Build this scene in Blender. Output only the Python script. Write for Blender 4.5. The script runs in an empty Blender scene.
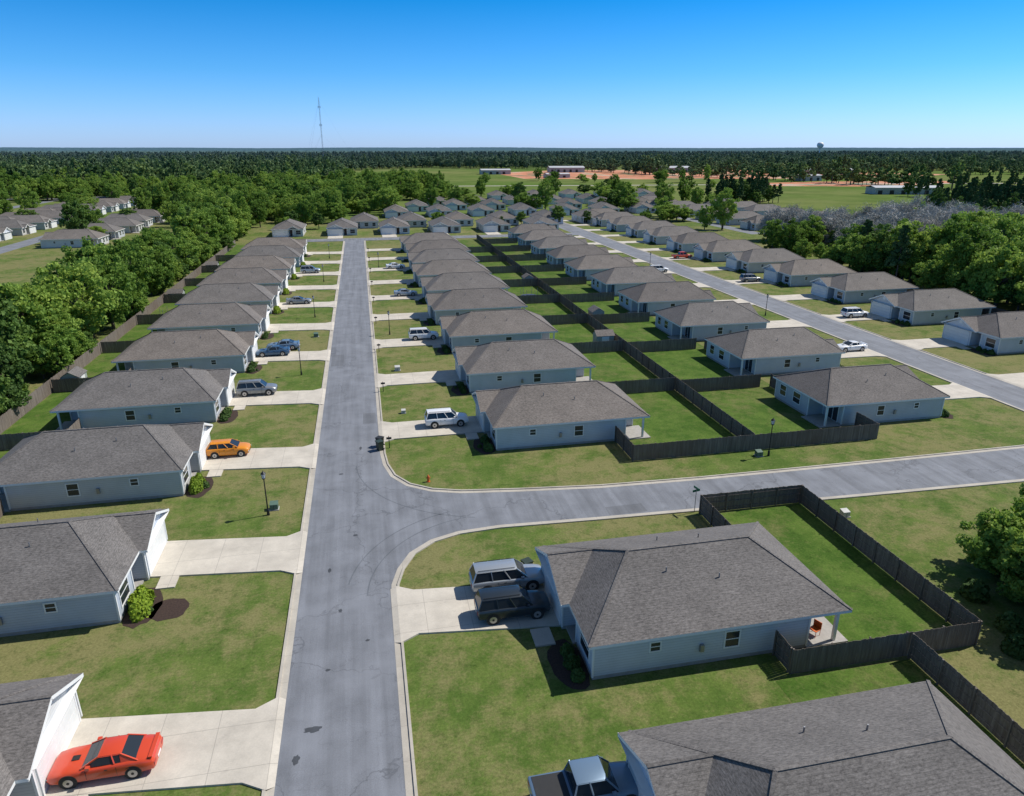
import bpy, math, random
import numpy as np
from mathutils import Vector, Matrix
random.seed(7); np.random.seed(7)
R=random.Random(11)
PI=math.pi
scene=bpy.context.scene
col=scene.collection

# ------------------------------------------------------------ materials
def newmat(name):
    m=bpy.data.materials.new(name); m.use_nodes=True
    nt=m.node_tree; b=nt.nodes['Principled BSDF']
    return m,nt,b
def N(nt,t,**k):
    n=nt.nodes.new(t)
    for a,v in k.items(): setattr(n,a,v)
    return n
def L(nt,a,b): nt.links.new(a,b)
def ramp(nt,fac,stops):
    r=N(nt,'ShaderNodeValToRGB')
    el=r.color_ramp.elements
    while len(el)<len(stops): el.new(0.5)
    for e,(p,c) in zip(el,stops):
        e.position=p; e.color=(c[0],c[1],c[2],1) if not isinstance(c,(int,float)) else (c,c,c,1)
    L(nt,fac,r.inputs[0]); return r.outputs[0]
def noise(nt,vec,scale,detail=4,rough=.55):
    n=N(nt,'ShaderNodeTexNoise'); n.inputs['Scale'].default_value=scale
    n.inputs['Detail'].default_value=detail; n.inputs['Roughness'].default_value=rough
    L(nt,vec,n.inputs['Vector']); return n.outputs[0]
def mix(nt,f,a,b,mode='MIX'):
    n=N(nt,'ShaderNodeMix',data_type='RGBA',blend_type=mode)
    if isinstance(f,(int,float)): n.inputs[0].default_value=f
    else: L(nt,f,n.inputs[0])
    for s,i in ((a,6),(b,7)):
        if isinstance(s,(tuple,list)): n.inputs[i].default_value=(s[0],s[1],s[2],1)
        else: L(nt,s,n.inputs[i])
    return n.outputs[2]
def mth(nt,op,a,b=None,c=None):
    n=N(nt,'ShaderNodeMath',operation=op)
    for i,s in enumerate((a,b,c)):
        if s is None: continue
        if isinstance(s,(int,float)): n.inputs[i].default_value=s
        else: L(nt,s,n.inputs[i])
    return n.outputs[0]
def pos(nt): return N(nt,'ShaderNodeNewGeometry').outputs['Position']
def objc(nt): return N(nt,'ShaderNodeTexCoord').outputs['Object']
def bump(nt,b,h,s=.3,d=.02):
    n=N(nt,'ShaderNodeBump'); n.inputs['Strength'].default_value=s; n.inputs['Distance'].default_value=d
    L(nt,h,n.inputs['Height']); L(nt,n.outputs[0],b.inputs['Normal'])
def simple(name,c,rough=.6,metal=0,var=.12,scale=3):
    m,nt,b=newmat(name)
    b.inputs['Roughness'].default_value=rough; b.inputs['Metallic'].default_value=metal
    n=noise(nt,objc(nt),scale)
    lo=tuple(x*(1-var) for x in c); hi=tuple(min(1,x*(1+var)) for x in c)
    L(nt,ramp(nt,n,[(.3,lo),(.7,hi)]),b.inputs['Base Color'])
    return m

def lawn_mat(name,g1,g2,dry,dryamt):
    m,nt,b=newmat(name); p=pos(nt)
    big=noise(nt,p,.06,4,.6); med=noise(nt,p,.30,6,.7); fine=noise(nt,p,6,6,.8)
    base=mix(nt,ramp(nt,med,[(.42,0.0),(.58,1.0)]),g1,g2)
    dm=mth(nt,'ADD',mth(nt,'MULTIPLY',big,.5),mth(nt,'MULTIPLY',noise(nt,p,.42,9,.8),.65))
    c=mix(nt,ramp(nt,dm,[(.58-dryamt*.085,0.0),(.69-dryamt*.085,.9)]),base,dry)
    c=mix(nt,ramp(nt,noise(nt,p,1.7,7,.82),[(.54,0.0),(.67,.55)]),c,tuple(x*1.15 for x in dry))
    c=mix(nt,ramp(nt,noise(nt,p,.9,8,.82),[(.53,0.0),(.65,.65)]),c,tuple(x*.6 for x in g1))
    c=mix(nt,1.0,c,ramp(nt,fine,[(.25,.52),(.75,1.44)]),'MULTIPLY')
    L(nt,c,b.inputs['Base Color']); b.inputs['Roughness'].default_value=.95
    b.inputs['Specular IOR Level'].default_value=.1
    bump(nt,b,noise(nt,p,22,4,.7),.5,.06)
    return m
M={}
M['lawn']=lawn_mat('lawn_grass',(.074,.126,.023),(.114,.162,.036),(.205,.19,.08),.72)
M['lawn2']=lawn_mat('backyard_grass',(.054,.110,.016),(.094,.155,.028),(.15,.16,.055),.0)

def field_mat():
    m,nt,b=newmat('ground_field'); p=pos(nt)
    a=noise(nt,p,.006,5,.6); c2=noise(nt,p,.03,5,.65)
    c=mix(nt,ramp(nt,a,[(.40,0.0),(.62,1.0)]),(.10,.16,.038),(.17,.19,.07))
    c=mix(nt,ramp(nt,c2,[(.45,0.0),(.7,.75)]),c,(.065,.11,.028))
    c=mix(nt,ramp(nt,noise(nt,p,.15,6,.75),[(.5,0.0),(.7,.35)]),c,(.20,.20,.10))
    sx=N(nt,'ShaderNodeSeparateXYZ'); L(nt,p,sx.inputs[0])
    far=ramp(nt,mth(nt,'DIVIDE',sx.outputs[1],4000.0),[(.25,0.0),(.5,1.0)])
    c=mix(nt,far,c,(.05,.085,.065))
    L(nt,c,b.inputs['Base Color']); b.inputs['Roughness'].default_value=1
    b.inputs['Specular IOR Level'].default_value=0
    return m
M['field']=field_mat()
def dirt_mat():
    m,nt,b=newmat('red_clay'); p=pos(nt)
    mp=N(nt,'ShaderNodeMapping'); mp.inputs['Scale'].default_value=(1.0,.4,1); L(nt,p,mp.inputs[0])
    a=noise(nt,mp.outputs[0],.02,6,.7)
    c=ramp(nt,a,[(.34,(.10,.14,.05)),(.42,(.18,.16,.07)),(.46,(.46,.175,.08)),(.55,(.54,.23,.12)),(.59,(.50,.36,.26)),(.65,(.16,.18,.06))])
    L(nt,c,b.inputs['Base Color']); b.inputs['Roughness'].default_value=1
    return m
M['dirt']=dirt_mat()
def road_mat(name,base,stain=True):
    m,nt,b=newmat(name); p=pos(nt)
    fine=noise(nt,p,14,5,.75); med=noise(nt,p,.5,5,.6)
    c=mix(nt,ramp(nt,med,[(.3,0.0),(.7,1.0)]),tuple(x*.82 for x in base),tuple(x*1.1 for x in base))
    c=mix(nt,1.0,c,ramp(nt,fine,[(.3,.80),(.7,1.18)]),'MULTIPLY')
    mp=N(nt,'ShaderNodeMapping'); mp.inputs['Scale'].default_value=(1.3,.05,1); L(nt,p,mp.inputs[0])
    c=mix(nt,1.0,c,ramp(nt,noise(nt,mp.outputs[0],1.0,4,.6),[(.3,.76),(.7,1.14)]),'MULTIPLY')
    if stain:
        for vs,wd,am in ((.11,.008,.65),(.31,.006,.4)):
            v=N(nt,'ShaderNodeTexVoronoi',feature='DISTANCE_TO_EDGE'); v.inputs['Scale'].default_value=vs
            wv=N(nt,'ShaderNodeVectorMath',operation='ADD'); nn=N(nt,'ShaderNodeTexNoise'); nn.inputs['Scale'].default_value=.6; nn.inputs['Detail'].default_value=5
            L(nt,p,nn.inputs['Vector']); sc=N(nt,'ShaderNodeVectorMath',operation='SCALE'); sc.inputs['Scale'].default_value=3.0
            L(nt,nn.outputs[1],sc.inputs[0]); L(nt,p,wv.inputs[0]); L(nt,sc.outputs[0],wv.inputs[1]); L(nt,wv.outputs[0],v.inputs['Vector'])
            c=mix(nt,ramp(nt,v.outputs['Distance'],[(0,am),(wd,0.0)]),c,(.08,.085,.095))
        st=noise(nt,p,.75,4,.6)
        c=mix(nt,ramp(nt,st,[(.65,0.0),(.76,.55)]),c,(.10,.105,.115))
        c=mix(nt,ramp(nt,noise(nt,p,.22,3,.5),[(.5,0.0),(.68,.4)]),c,tuple(x*1.3 for x in base))
    L(nt,c,b.inputs['Base Color']); b.inputs['Roughness'].default_value=.85
    bump(nt,b,noise(nt,p,60,3,.7),.3,.01)
    return m
M['road']=road_mat('asphalt',(.190,.201,.222))
def conc_mat(name,base,joint=3.0):
    m,nt,b=newmat(name); p=pos(nt)
    med=noise(nt,p,.45,6,.65)
    c=mix(nt,ramp(nt,med,[(.3,0.0),(.7,1.0)]),tuple(x*.76 for x in base),tuple(x*1.06 for x in base))
    c=mix(nt,1.0,c,ramp(nt,noise(nt,p,11,4,.7),[(.3,.92),(.7,1.05)]),'MULTIPLY')
    c=mix(nt,ramp(nt,noise(nt,p,1.3,5,.7),[(.60,0.0),(.72,.35)]),c,tuple(x*.5 for x in base))
    s=N(nt,'ShaderNodeSeparateXYZ'); L(nt,p,s.inputs[0])
    for i,off in ((0,.9),(1,.4)):
        fr=mth(nt,'FRACT',mth(nt,'DIVIDE',mth(nt,'ADD',s.outputs[i],300+off),joint))
        ln=mth(nt,'LESS_THAN',fr,.012)
        c=mix(nt,mth(nt,'MULTIPLY',ln,.55),c,(.22,.2,.17))
    L(nt,c,b.inputs['Base Color']); b.inputs['Roughness'].default_value=.85
    return m
M['conc']=conc_mat('concrete',(.58,.53,.445))
M['curb']=conc_mat('kerb_concrete',(.48,.44,.37),2.4)
def roof_mat():
    m,nt,b=newmat('asphalt_shingles'); o=objc(nt)
    oi=N(nt,'ShaderNodeObjectInfo')
    base=ramp(nt,oi.outputs['Random'],[(0,(.124,.110,.100)),(.3,(.156,.140,.127)),(.55,(.132,.124,.117)),(.8,(.166,.144,.125)),(1,(.142,.132,.124))])
    s=N(nt,'ShaderNodeSeparateXYZ'); L(nt,o,s.inputs[0])
    mp=N(nt,'ShaderNodeMapping'); mp.inputs['Scale'].default_value=(3.0,3.0,14.0); L(nt,o,mp.inputs[0])
    tab=noise(nt,mp.outputs[0],1.4,3,.85)
    c=mix(nt,1.0,base,ramp(nt,tab,[(.3,.46),(.7,1.56)]),'MULTIPLY')
    c=mix(nt,1.0,c,ramp(nt,noise(nt,o,.35,4,.6),[(.3,.84),(.7,1.14)]),'MULTIPLY')
    row=mth(nt,'FRACT',mth(nt,'MULTIPLY',s.outputs[2],15.0))
    c=mix(nt,1.0,c,ramp(nt,row,[(0,.68),(.25,1.0)]),'MULTIPLY')
    L(nt,c,b.inputs['Base Color']); b.inputs['Roughness'].default_value=.9
    bump(nt,b,tab,.35,.02)
    return m
M['roof']=roof_mat()
def siding_mat():
    m,nt,b=newmat('lap_siding'); o=objc(nt); oi=N(nt,'ShaderNodeObjectInfo')
    base=ramp(nt,oi.outputs['Random'],[(0,(.46,.51,.58)),(.3,(.60,.63,.67)),(.5,(.43,.47,.52)),(.7,(.62,.61,.58)),(.85,(.54,.58,.62)),(1,(.55,.53,.48))])
    s=N(nt,'ShaderNodeSeparateXYZ'); L(nt,o,s.inputs[0])
    row=mth(nt,'FRACT',mth(nt,'MULTIPLY',s.outputs[2],5.2))
    c=mix(nt,1.0,base,ramp(nt,row,[(0,.6),(.14,1.0)]),'MULTIPLY')
    c=mix(nt,1.0,c,ramp(nt,noise(nt,o,.8,4),[(.3,.93),(.7,1.04)]),'MULTIPLY')
    L(nt,c,b.inputs['Base Color']); b.inputs['Roughness'].default_value=.6
    bump(nt,b,row,.6,.02)
    return m
M['siding']=siding_mat()
M['trim']=simple('white_trim',(.76,.76,.74),.5,0,.04)
M['garage']=simple('garage_door_paint',(.72,.72,.70),.5,0,.04)
M['door']=simple('door_paint',(.10,.05,.035),.5)
M['found']=simple('foundation_concrete',(.36,.34,.31),.9)
M['metal']=simple('galvanised_metal',(.30,.30,.31),.45,.6)
M['vent']=simple('vent_cover',(.16,.15,.145),.6)
M['black']=simple('black_metal',(.02,.02,.022),.5,.3)
M['dark']=simple('dark_plastic',(.02,.02,.02),.6)
M['tire']=simple('tyre_rubber',(.025,.025,.025),.85)
M['rim']=simple('alloy_rim',(.45,.45,.46),.35,.8)
M['bin']=simple('bin_plastic',(.03,.045,.03),.5)
M['boxgreen']=simple('utility_green',(.10,.16,.12),.5)
M['boxgrey']=simple('utility_grey',(.5,.5,.46),.6)
M['signgreen']=simple('sign_green',(.02,.16,.08),.5)
M['redl']=simple('tail_lamp',(.4,.01,.01),.3)
M['headl']=simple('head_lamp',(.7,.72,.75),.2)
M['metalroof']=simple('metal_building_panel',(.36,.36,.35),.5,0,.08,.2)
M['paleroof']=simple('pale_metal_roof',(.50,.50,.49),.5,0,.08,.2)
M['orange']=simple('orange_plastic',(.6,.12,.02),.5)
M['shed']=simple('shed_paint',(.30,.33,.30),.7)
M['tramp']=simple('trampoline_mat',(.03,.05,.10),.7)
m,nt,b=newmat('window_glass'); b.inputs['Base Color'].default_value=(.025,.032,.04,1); b.inputs['Roughness'].default_value=.08; M['glass']=m
m,nt,b=newmat('mulch'); p=pos(nt)
L(nt,ramp(nt,noise(nt,p,8,5,.8),[(.3,(.025,.014,.01)),(.7,(.075,.045,.032))]),b.inputs['Base Color']); b.inputs['Roughness'].default_value=1; bump(nt,b,noise(nt,p,18,4,.8),1,.05); M['mulch']=m
def fence_mat():
    m,nt,b=newmat('weathered_wood'); p=pos(nt)
    mp=N(nt,'ShaderNodeMapping'); mp.inputs['Scale'].default_value=(6.7,6.7,.4); L(nt,p,mp.inputs[0])
    n=noise(nt,mp.outputs[0],1.0,4,.7)
    c=ramp(nt,n,[(.25,(.085,.066,.052)),(.5,(.165,.138,.115)),(.75,(.27,.235,.20))])
    c=mix(nt,ramp(nt,noise(nt,p,.12,3),[(.4,0.0),(.65,.6)]),c,(.12,.085,.06))
    L(nt,c,b.inputs['Base Color']); b.inputs['Roughness'].default_value=.9
    return m
M['wood']=fence_mat()
def leaf_mat(name,dark,light,trans=.25,haze=False):
    m,nt,b=newmat(name)
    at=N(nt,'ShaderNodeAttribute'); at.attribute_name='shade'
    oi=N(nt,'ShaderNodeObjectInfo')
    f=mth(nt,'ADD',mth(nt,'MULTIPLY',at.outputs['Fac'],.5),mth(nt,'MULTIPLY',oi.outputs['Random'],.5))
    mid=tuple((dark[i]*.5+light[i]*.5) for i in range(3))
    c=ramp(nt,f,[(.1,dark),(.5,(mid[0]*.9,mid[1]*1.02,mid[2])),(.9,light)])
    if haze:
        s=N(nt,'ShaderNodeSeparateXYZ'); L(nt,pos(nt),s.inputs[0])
        c=mix(nt,ramp(nt,mth(nt,'DIVIDE',s.outputs[1],3000.0),[(.12,0.0),(.55,.85)]),c,(.125,.185,.19))  # aerial haze painted into the leaf colour, growing with distance
    L(nt,c,b.inputs['Base Color']); b.inputs['Roughness'].default_value=.7; b.inputs['Specular IOR Level'].default_value=.25
    if trans>0:
        tr=N(nt,'ShaderNodeBsdfTranslucent'); L(nt,c,tr.inputs[0])
        mx=N(nt,'ShaderNodeMixShader'); mx.inputs[0].default_value=trans
        L(nt,b.outputs[0],mx.inputs[1]); L(nt,tr.outputs[0],mx.inputs[2])
        L(nt,mx.outputs[0],nt.nodes['Material Output'].inputs[0])
    return m
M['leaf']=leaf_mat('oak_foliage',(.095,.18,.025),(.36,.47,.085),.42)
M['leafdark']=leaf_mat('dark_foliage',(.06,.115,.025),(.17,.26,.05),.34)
M['pine']=leaf_mat('pine_foliage',(.04,.075,.025),(.10,.155,.05),0)
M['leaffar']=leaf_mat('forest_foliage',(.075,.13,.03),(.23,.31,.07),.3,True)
M['hedge']=leaf_mat('hedge_foliage',(.14,.21,.015),(.30,.38,.03),.2)
M['shrub']=leaf_mat('shrub_foliage',(.04,.08,.015),(.11,.17,.04),.2)
M['twig']=leaf_mat('bare_twigs',(.26,.24,.215),(.48,.45,.42),0)
M['bark']=simple('bark',(.12,.10,.08),.95,0,.4,4)
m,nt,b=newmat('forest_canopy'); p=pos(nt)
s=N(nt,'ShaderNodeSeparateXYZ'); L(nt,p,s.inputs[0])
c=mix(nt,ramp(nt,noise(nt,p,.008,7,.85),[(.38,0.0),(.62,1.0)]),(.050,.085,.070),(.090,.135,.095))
c=mix(nt,ramp(nt,mth(nt,'DIVIDE',s.outputs[1],9000.0),[(.15,0.0),(.65,.9)]),c,(.060,.115,.155))  # bluish air haze mixed into the canopy base colour towards the horizon
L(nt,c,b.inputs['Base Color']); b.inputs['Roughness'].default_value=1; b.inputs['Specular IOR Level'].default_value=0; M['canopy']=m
def paint(name,c,metal=0.2):
    m,nt,b=newmat(name)
    b.inputs['Base Color'].default_value=(*c,1); b.inputs['Metallic'].default_value=metal
    b.inputs['Roughness'].default_value=.35; b.inputs['Coat Weight'].default_value=.6; b.inputs['Coat Roughness'].default_value=.08
    return m

# ------------------------------------------------------------ mesh builder
class MB:
    def __init__(s): s.v=[]; s.f=[]; s.m=[]; s.mats=[]
    def mi(s,mat):
        if mat not in s.mats: s.mats.append(mat)
        return s.mats.index(mat)
    def poly(s,pts,mat):
        i=len(s.v); s.v+= [tuple(p) for p in pts]; s.f.append(tuple(range(i,i+len(pts)))); s.m.append(s.mi(mat))
    def box(s,x0,x1,y0,y1,z0,z1,mat):
        i=len(s.v); s.v+=[(x,y,z) for z in (z0,z1) for y in (y0,y1) for x in (x0,x1)]
        for q in ((0,2,3,1),(4,5,7,6),(0,1,5,4),(2,6,7,3),(0,4,6,2),(1,3,7,5)):
            s.f.append(tuple(i+k for k in q)); s.m.append(s.mi(mat))
    def beam(s,p0,p1,w0,w1,mat,n=4,h=None):
        p0=Vector(p0);p1=Vector(p1);d=(p1-p0)
        if d.length<1e-6: return
        d.normalize(); a=Vector((0,0,1)) if abs(d.z)<.95 else Vector((1,0,0))
        u=d.cross(a).normalized(); v=u.cross(d)
        i=len(s.v)
        for p,w in ((p0,w0),(p1,w1)):
            for k in range(n):
                t=2*math.pi*(k+.5)/n; s.v.append(tuple(p+u*math.cos(t)*w+v*math.sin(t)*(w if h is None else h)))
        for k in range(n):
            k2=(k+1)%n; s.f.append((i+k,i+k2,i+n+k2,i+n+k)); s.m.append(s.mi(mat))
        s.f.append(tuple(i+k for k in range(n))[::-1]); s.m.append(s.mi(mat))
        s.f.append(tuple(i+n+k for k in range(n))); s.m.append(s.mi(mat))
    def loft(s,rings,mat,cap=True):
        i=len(s.v); n=len(rings[0])
        for r in rings: s.v+=[tuple(p) for p in r]
        for a in range(len(rings)-1):
            for k in range(n):
                k2=(k+1)%n
                s.f.append((i+a*n+k,i+a*n+k2,i+(a+1)*n+k2,i+(a+1)*n+k)); s.m.append(s.mi(mat))
        if cap:
            s.f.append(tuple(i+k for k in range(n))); s.m.append(s.mi(mat))
            e=i+(len(rings)-1)*n; s.f.append(tuple(e+k for k in range(n))[::-1]); s.m.append(s.mi(mat))
    def mesh(s,name,sx=1,smooth=None):
        me=bpy.data.meshes.new(name)
        me.from_pydata([(x*sx,y,z) for x,y,z in s.v],[],s.f)
        for mt in s.mats: me.materials.append(mt)
        me.polygons.foreach_set('material_index',s.m)
        if smooth:
            me.polygons.foreach_set('use_smooth',[True]*len(me.polygons)); me.set_sharp_from_angle(angle=math.radians(smooth))
        me.update(); return me
def obj(name,me,loc=(0,0,0),rz=0,parent=None,sc=1):
    o=bpy.data.objects.new(name,me); o.location=loc; o.rotation_euler=(0,0,rz)
    o.scale=(sc,sc,sc) if isinstance(sc,(int,float)) else sc
    col.objects.link(o)
    if parent: o.parent=parent
    return o

# ------------------------------------------------------------ ground & roads
g=MB(); g.poly([(-30000,-3000,-.03),(30000,-3000,-.03),(30000,40000,-.03),(-30000,40000,-.03)],M['field']); obj('ground',g.mesh('ground'))
g=MB(); g.poly([(-250,-60,0),(200,-60,0),(200,330,0),(-250,330,0)],M['lawn']); obj('lawn',g.mesh('lawn'))
def sheet(name,pts,z,mat):
    g=MB(); g.poly([(x,y,z) for x,y in pts],mat); return obj(name,g.mesh(name))
for (x0,x1,y0,y1) in [(31.2,39.3,30.2,49.3),(25,34.2,-10,29.8),(28.5,41.3,61.2,246),(41.7,55,61.2,246),(-38.2,-31,40,246),(108,118,80,330)]:
    sheet('backyard_lawn',[(x0,y0),(x1,y0),(x1,y1),(x0,y1)],.008,M['lawn2'])
Bs=[(3.3,42.3),(3.4,44.3),(3.9,46.2),(4.9,48.2),(6.6,49.7),(8.8,50.5),(12.3,50.8),(20.9,50.4),(30,50.1),(44.6,49.6),(63,49.1),(76,49.1),(79.5,49.3)]
Bn=[(79.5,64.5),(79.2,62.3),(78.2,59.8),(76.2,57.8),(73.5,56.6),(70.3,56.1),(55,56.0),(43.7,56),(32.9,56.05),(22.9,56.4),(15.6,57.2),(10,58.0),(7.4,58.9),(5.4,60.4),(4.1,62.6),(3.5,65.3),(3.3,68)]
Ce=[(79.5,49.3),(83,50),(86,52.6),(87.3,56.6),(87.3,330)]
g=MB(); rm=M['road']; z=.004
g.poly([(-3.9,-60,z),(3.3,-60,z),(3.3,250,z),(-3.9,250,z)],rm)
g.poly([(x,y,z) for x,y in Bs+Bn],rm)
g.poly([(x,y,z) for x,y in Ce+[(79.5,330)]],rm)
g.poly([(-34,250,z),(79.5,250,z),(79.5,257.5,z),(-34,257.5,z)],rm)
obj('road',g.mesh('road'))
def off(poly,d):
    out=[]
    for i,p in enumerate(poly):
        a=Vector(poly[max(0,i-1)]); b=Vector(poly[min(len(poly)-1,i+1)]); t=(b-a).normalized()
        out.append((p[0]-t.y*d,p[1]+t.x*d))
    return out
def curb(poly,side):
    g=MB(); cm=M['curb']
    o0=off(poly,-.42*side); o1=poly; o2=off(poly,.16*side)
    for i in range(len(poly)-1):
        g.poly([(*o0[i],.012),(*o0[i+1],.012),(*o1[i+1],.02),(*o1[i],.02)],cm)
        g.poly([(*o1[i],.02),(*o1[i+1],.02),(*o1[i+1],.10),(*o1[i],.10)],cm)
        g.poly([(*o1[i],.10),(*o1[i+1],.10),(*o2[i+1],.10),(*o2[i],.10)],cm)
        g.poly([(*o2[i],.10),(*o2[i+1],.10),(*o2[i+1],-.01),(*o2[i],-.01)],cm)
    obj('kerb',g.mesh('kerb'))
curb([(-3.9,-60),(-3.9,250)],1)
curb([(3.3,-60)]+Bs,-1)
curb(Bn+[(3.3,250)],-1)
curb(Ce,-1)
curb([(79.5,64.5),(79.5,250)],1)
curb([(3.3,250),(79.5,250)],-1); curb([(-34,257.5),(79.5,257.5)],1); curb([(-34,250),(-3.9,250)],-1)
def blob(name,cx,cy,rx,ry,z,mat,n=22,jit=.25):
    rr=[1+R.uniform(-jit,jit) for _ in range(n)]
    sheet(name,[(cx+math.cos(2*math.pi*i/n)*rx*rr[i],cy+math.sin(2*math.pi*i/n)*ry*rr[i]) for i in range(n)],z,mat)
M['stain']=road_mat('oil_stain',(.06,.066,.075),False)
M['patch']=road_mat('asphalt_patch',(.150,.158,.172),False)
for x,y,rx,ry in [(-1.85,31.6,.5,.2),(-1.2,36.2,.16,.1),(-.6,42,.12,.2),(.4,52,.2,.15),(-1.5,47.2,.12,.3),(1.2,38.5,.15,.1),(-2.6,29.7,.2,.3),(-1,64,.2,.14),(.9,70,.12,.4)]:
    blob('oil_stain',x,y,rx,ry,.009,M['stain'])
for x0,x1,y0,y1 in [(1.2,2.7,77,80.5),(-3.2,-1.4,101,107),(22,25.5,50.9,52.4)]:
    sheet('asphalt_patch',[(x0,y0),(x1,y0+.05),(x1-.03,y1),(x0+.04,y1-.04)],.0075,M['patch'])
M['skid']=road_mat('tyre_mark',(.135,.148,.165),False)
def arc(cx,cy,r,a0,a1,w=.16,n=26):
    g=MB()
    for i in range(n):
        t0=math.radians(a0+(a1-a0)*i/n); t1=math.radians(a0+(a1-a0)*(i+1)/n)
        g.poly([(cx+math.cos(t0)*r,cy+math.sin(t0)*r,.0085),(cx+math.cos(t1)*r,cy+math.sin(t1)*r,.0085),(cx+math.cos(t1)*(r+w),cy+math.sin(t1)*(r+w),.0085),(cx+math.cos(t0)*(r+w),cy+math.sin(t0)*(r+w),.0085)],M['skid'])
    obj('tyre_marks',g.mesh('tyre_marks'))
arc(11.5,43,10.2,100,178,.10); arc(11.5,43,11.7,105,170,.10); arc(14,66,13.5,182,255,.10)

# ------------------------------------------------------------ houses
def windowx(t,gl,x,y0,y1,z0,z1,nx):
    a,b=sorted((x,x+nx*.015)); gl.box(a,b,y0,y1,z0,z1,M['glass'])
    a,b=sorted((x,x+nx*.05)); w=.09
    t.box(a,b,y0-w,y1+w,z1,z1+w,M['trim']); t.box(a,b,y0-w,y1+w,z0-w,z0,M['trim'])
    t.box(a,b,y0-w,y0,z0,z1,M['trim']); t.box(a,b,y1,y1+w,z0,z1,M['trim'])
    t.box(*sorted((x,x+nx*.035)),y0,y1,(z0+z1)/2-.025,(z0+z1)/2+.025,M['trim'])
def windowy(t,gl,y,x0,x1,z0,z1,ny):
    a,b=sorted((y,y+ny*.015)); gl.box(x0,x1,a,b,z0,z1,M['glass'])
    a,b=sorted((y,y+ny*.05)); w=.09
    t.box(x0-w,x1+w,a,b,z1,z1+w,M['trim']); t.box(x0-w,x1+w,a,b,z0-w,z0,M['trim'])
    t.box(x0-w,x0,a,b,z0,z1,M['trim']); t.box(x1,x1+w,a,b,z0,z1,M['trim'])
    t.box(x0,x1,*sorted((y,y+ny*.035)),(z0+z1)/2-.025,(z0+z1)/2+.025,M['trim'])
def house_meshes(sx,var):
    D,W=17.2,11.2; ez=2.75; ze=2.56
    wl=MB(); rf=MB(); tr=MB(); gl=MB(); gd=MB(); dr=MB()
    S=M['siding']; T=M['trim']; RM=M['roof']
    fp=[(.4,.4),(14.6,.4),(14.6,3.9),(16.8,3.9),(16.8,10.8),(-.1,10.8),(-.1,5.3),(1.9,5.3),(1.9,3.7),(.4,3.7)]
    n=len(fp)
    for i in range(n):
        a,b=fp[i],fp[(i+1)%n]
        wl.poly([(*a,.25),(*b,.25),(*b,2.6),(*a,2.6)],S)
        wl.poly([(*a,-.05),(*b,-.05),(*b,.25),(*a,.25)],M['found'])
        tr.box(a[0]-.06,a[0]+.06,a[1]-.06,a[1]+.06,.2,2.56,T)
    sl=.45; rz=ez+W/2*sl; rx0,rx1=4.3,12.9
    if var==2: rx0=3.6
    A,B,C,E=(0,0,ez),(D,0,ez),(D,W,ez),(0,W,ez); P0,P1=(rx0,W/2,rz),(rx1,W/2,rz)
    rf.poly([A,B,P1,P0],RM); rf.poly([C,E,P0,P1],RM); rf.poly([E,A,P0],RM); rf.poly([B,C,P1],RM)
    for p,q in ((A,P0),(B,P1),(C,P1),(E,P0),(P0,P1)): rf.beam((p[0],p[1],p[2]+.01),(q[0],q[1],q[2]+.01),.13,.13,RM,4,.035)
    for a,b in ((A,B),(B,C),(C,E),(E,A)):
        tr.poly([(a[0],a[1],ze),(b[0],b[1],ze),(b[0],b[1],ez-.004),(a[0],a[1],ez-.004)],T)
    tr.poly([(0,0,ze),(D,0,ze),(D,W,ze),(0,W,ze)],T)
    def gable(y0,y1,xf,s,depth,wallx):
        ym=(y0+y1)/2; hz=ez+(y1-y0)/2*s; e=.012
        rf.poly([(xf,y0,ez+e),(depth,y0,ez+e),(depth,ym,hz+e),(xf,ym,hz+e)],RM)
        rf.poly([(xf,y1,ez+e),(depth,y1,ez+e),(depth,ym,hz+e),(xf,ym,hz+e)],RM)
        rf.beam((xf,ym,hz+.02),(depth,ym,hz+.02),.13,.13,RM,4,.035)
        for yy in (y0,y1):
            tr.beam((xf+.03,yy,ez-.1),(xf+.03,ym,hz-.1),.03,.03,T,4,.14)
            tr.poly([(xf,yy,ze),(0,yy,ze),(0,yy,ez),(xf,yy,ez)],T)
        tr.poly([(xf,y0,ez-.2),(xf,ym,hz-.2),(0.2,ym,hz-.2),(0.2,y0,ez-.2)],T); tr.poly([(xf,y1,ez-.2),(xf,ym,hz-.2),(0.2,ym,hz-.2),(0.2,y1,ez-.2)],T)
        wl.poly([(wallx,y0+.35,2.55),(wallx,y1-.35,2.55),(wallx,ym,hz-.16)],S)
        gd.box(wallx-.05,wallx,ym-.3,ym+.3,hz-1.0,hz-.55,T)
    if var==0: gable(4.9,11.2,-.55,.43,3.4,-.1)
    elif var==1: gable(4.2,11.2,-.55,.44,3.6,-.1)
    else:
        gable(1.7,5.6,-.5,.5,2.6,.4)
        rf.poly([(-.5,5.0,ez-.01),(.05,5.0,ez+.02),(.05,11.2,ez+.02),(-.5,11.2,ez-.01)],RM); tr.box(-.52,-.5,5.0,11.2,ze,ez,T)
    tr.poly([(-.55,4.9,ze+.002),(0,4.9,ze+.002),(0,11.2,ze+.002),(-.55,11.2,ze+.002)],T)
    windowy(tr,gl,.4,8.9,9.8,1.0,2.1,-1); windowy(tr,gl,.4,4.0,4.6,1.5,2.1,-1); windowy(tr,gl,10.8,5.5,6.4,1.0,2.1,1); windowy(tr,gl,10.8,12.5,13.4,1.0,2.1,1)
    windowx(tr,gl,.4,1.1,2.8,.8,2.15,-1); windowx(tr,gl,16.8,5.6,7.0,.9,2.15,1); windowx(tr,gl,16.8,8.6,9.8,.9,2.15,1)
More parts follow.
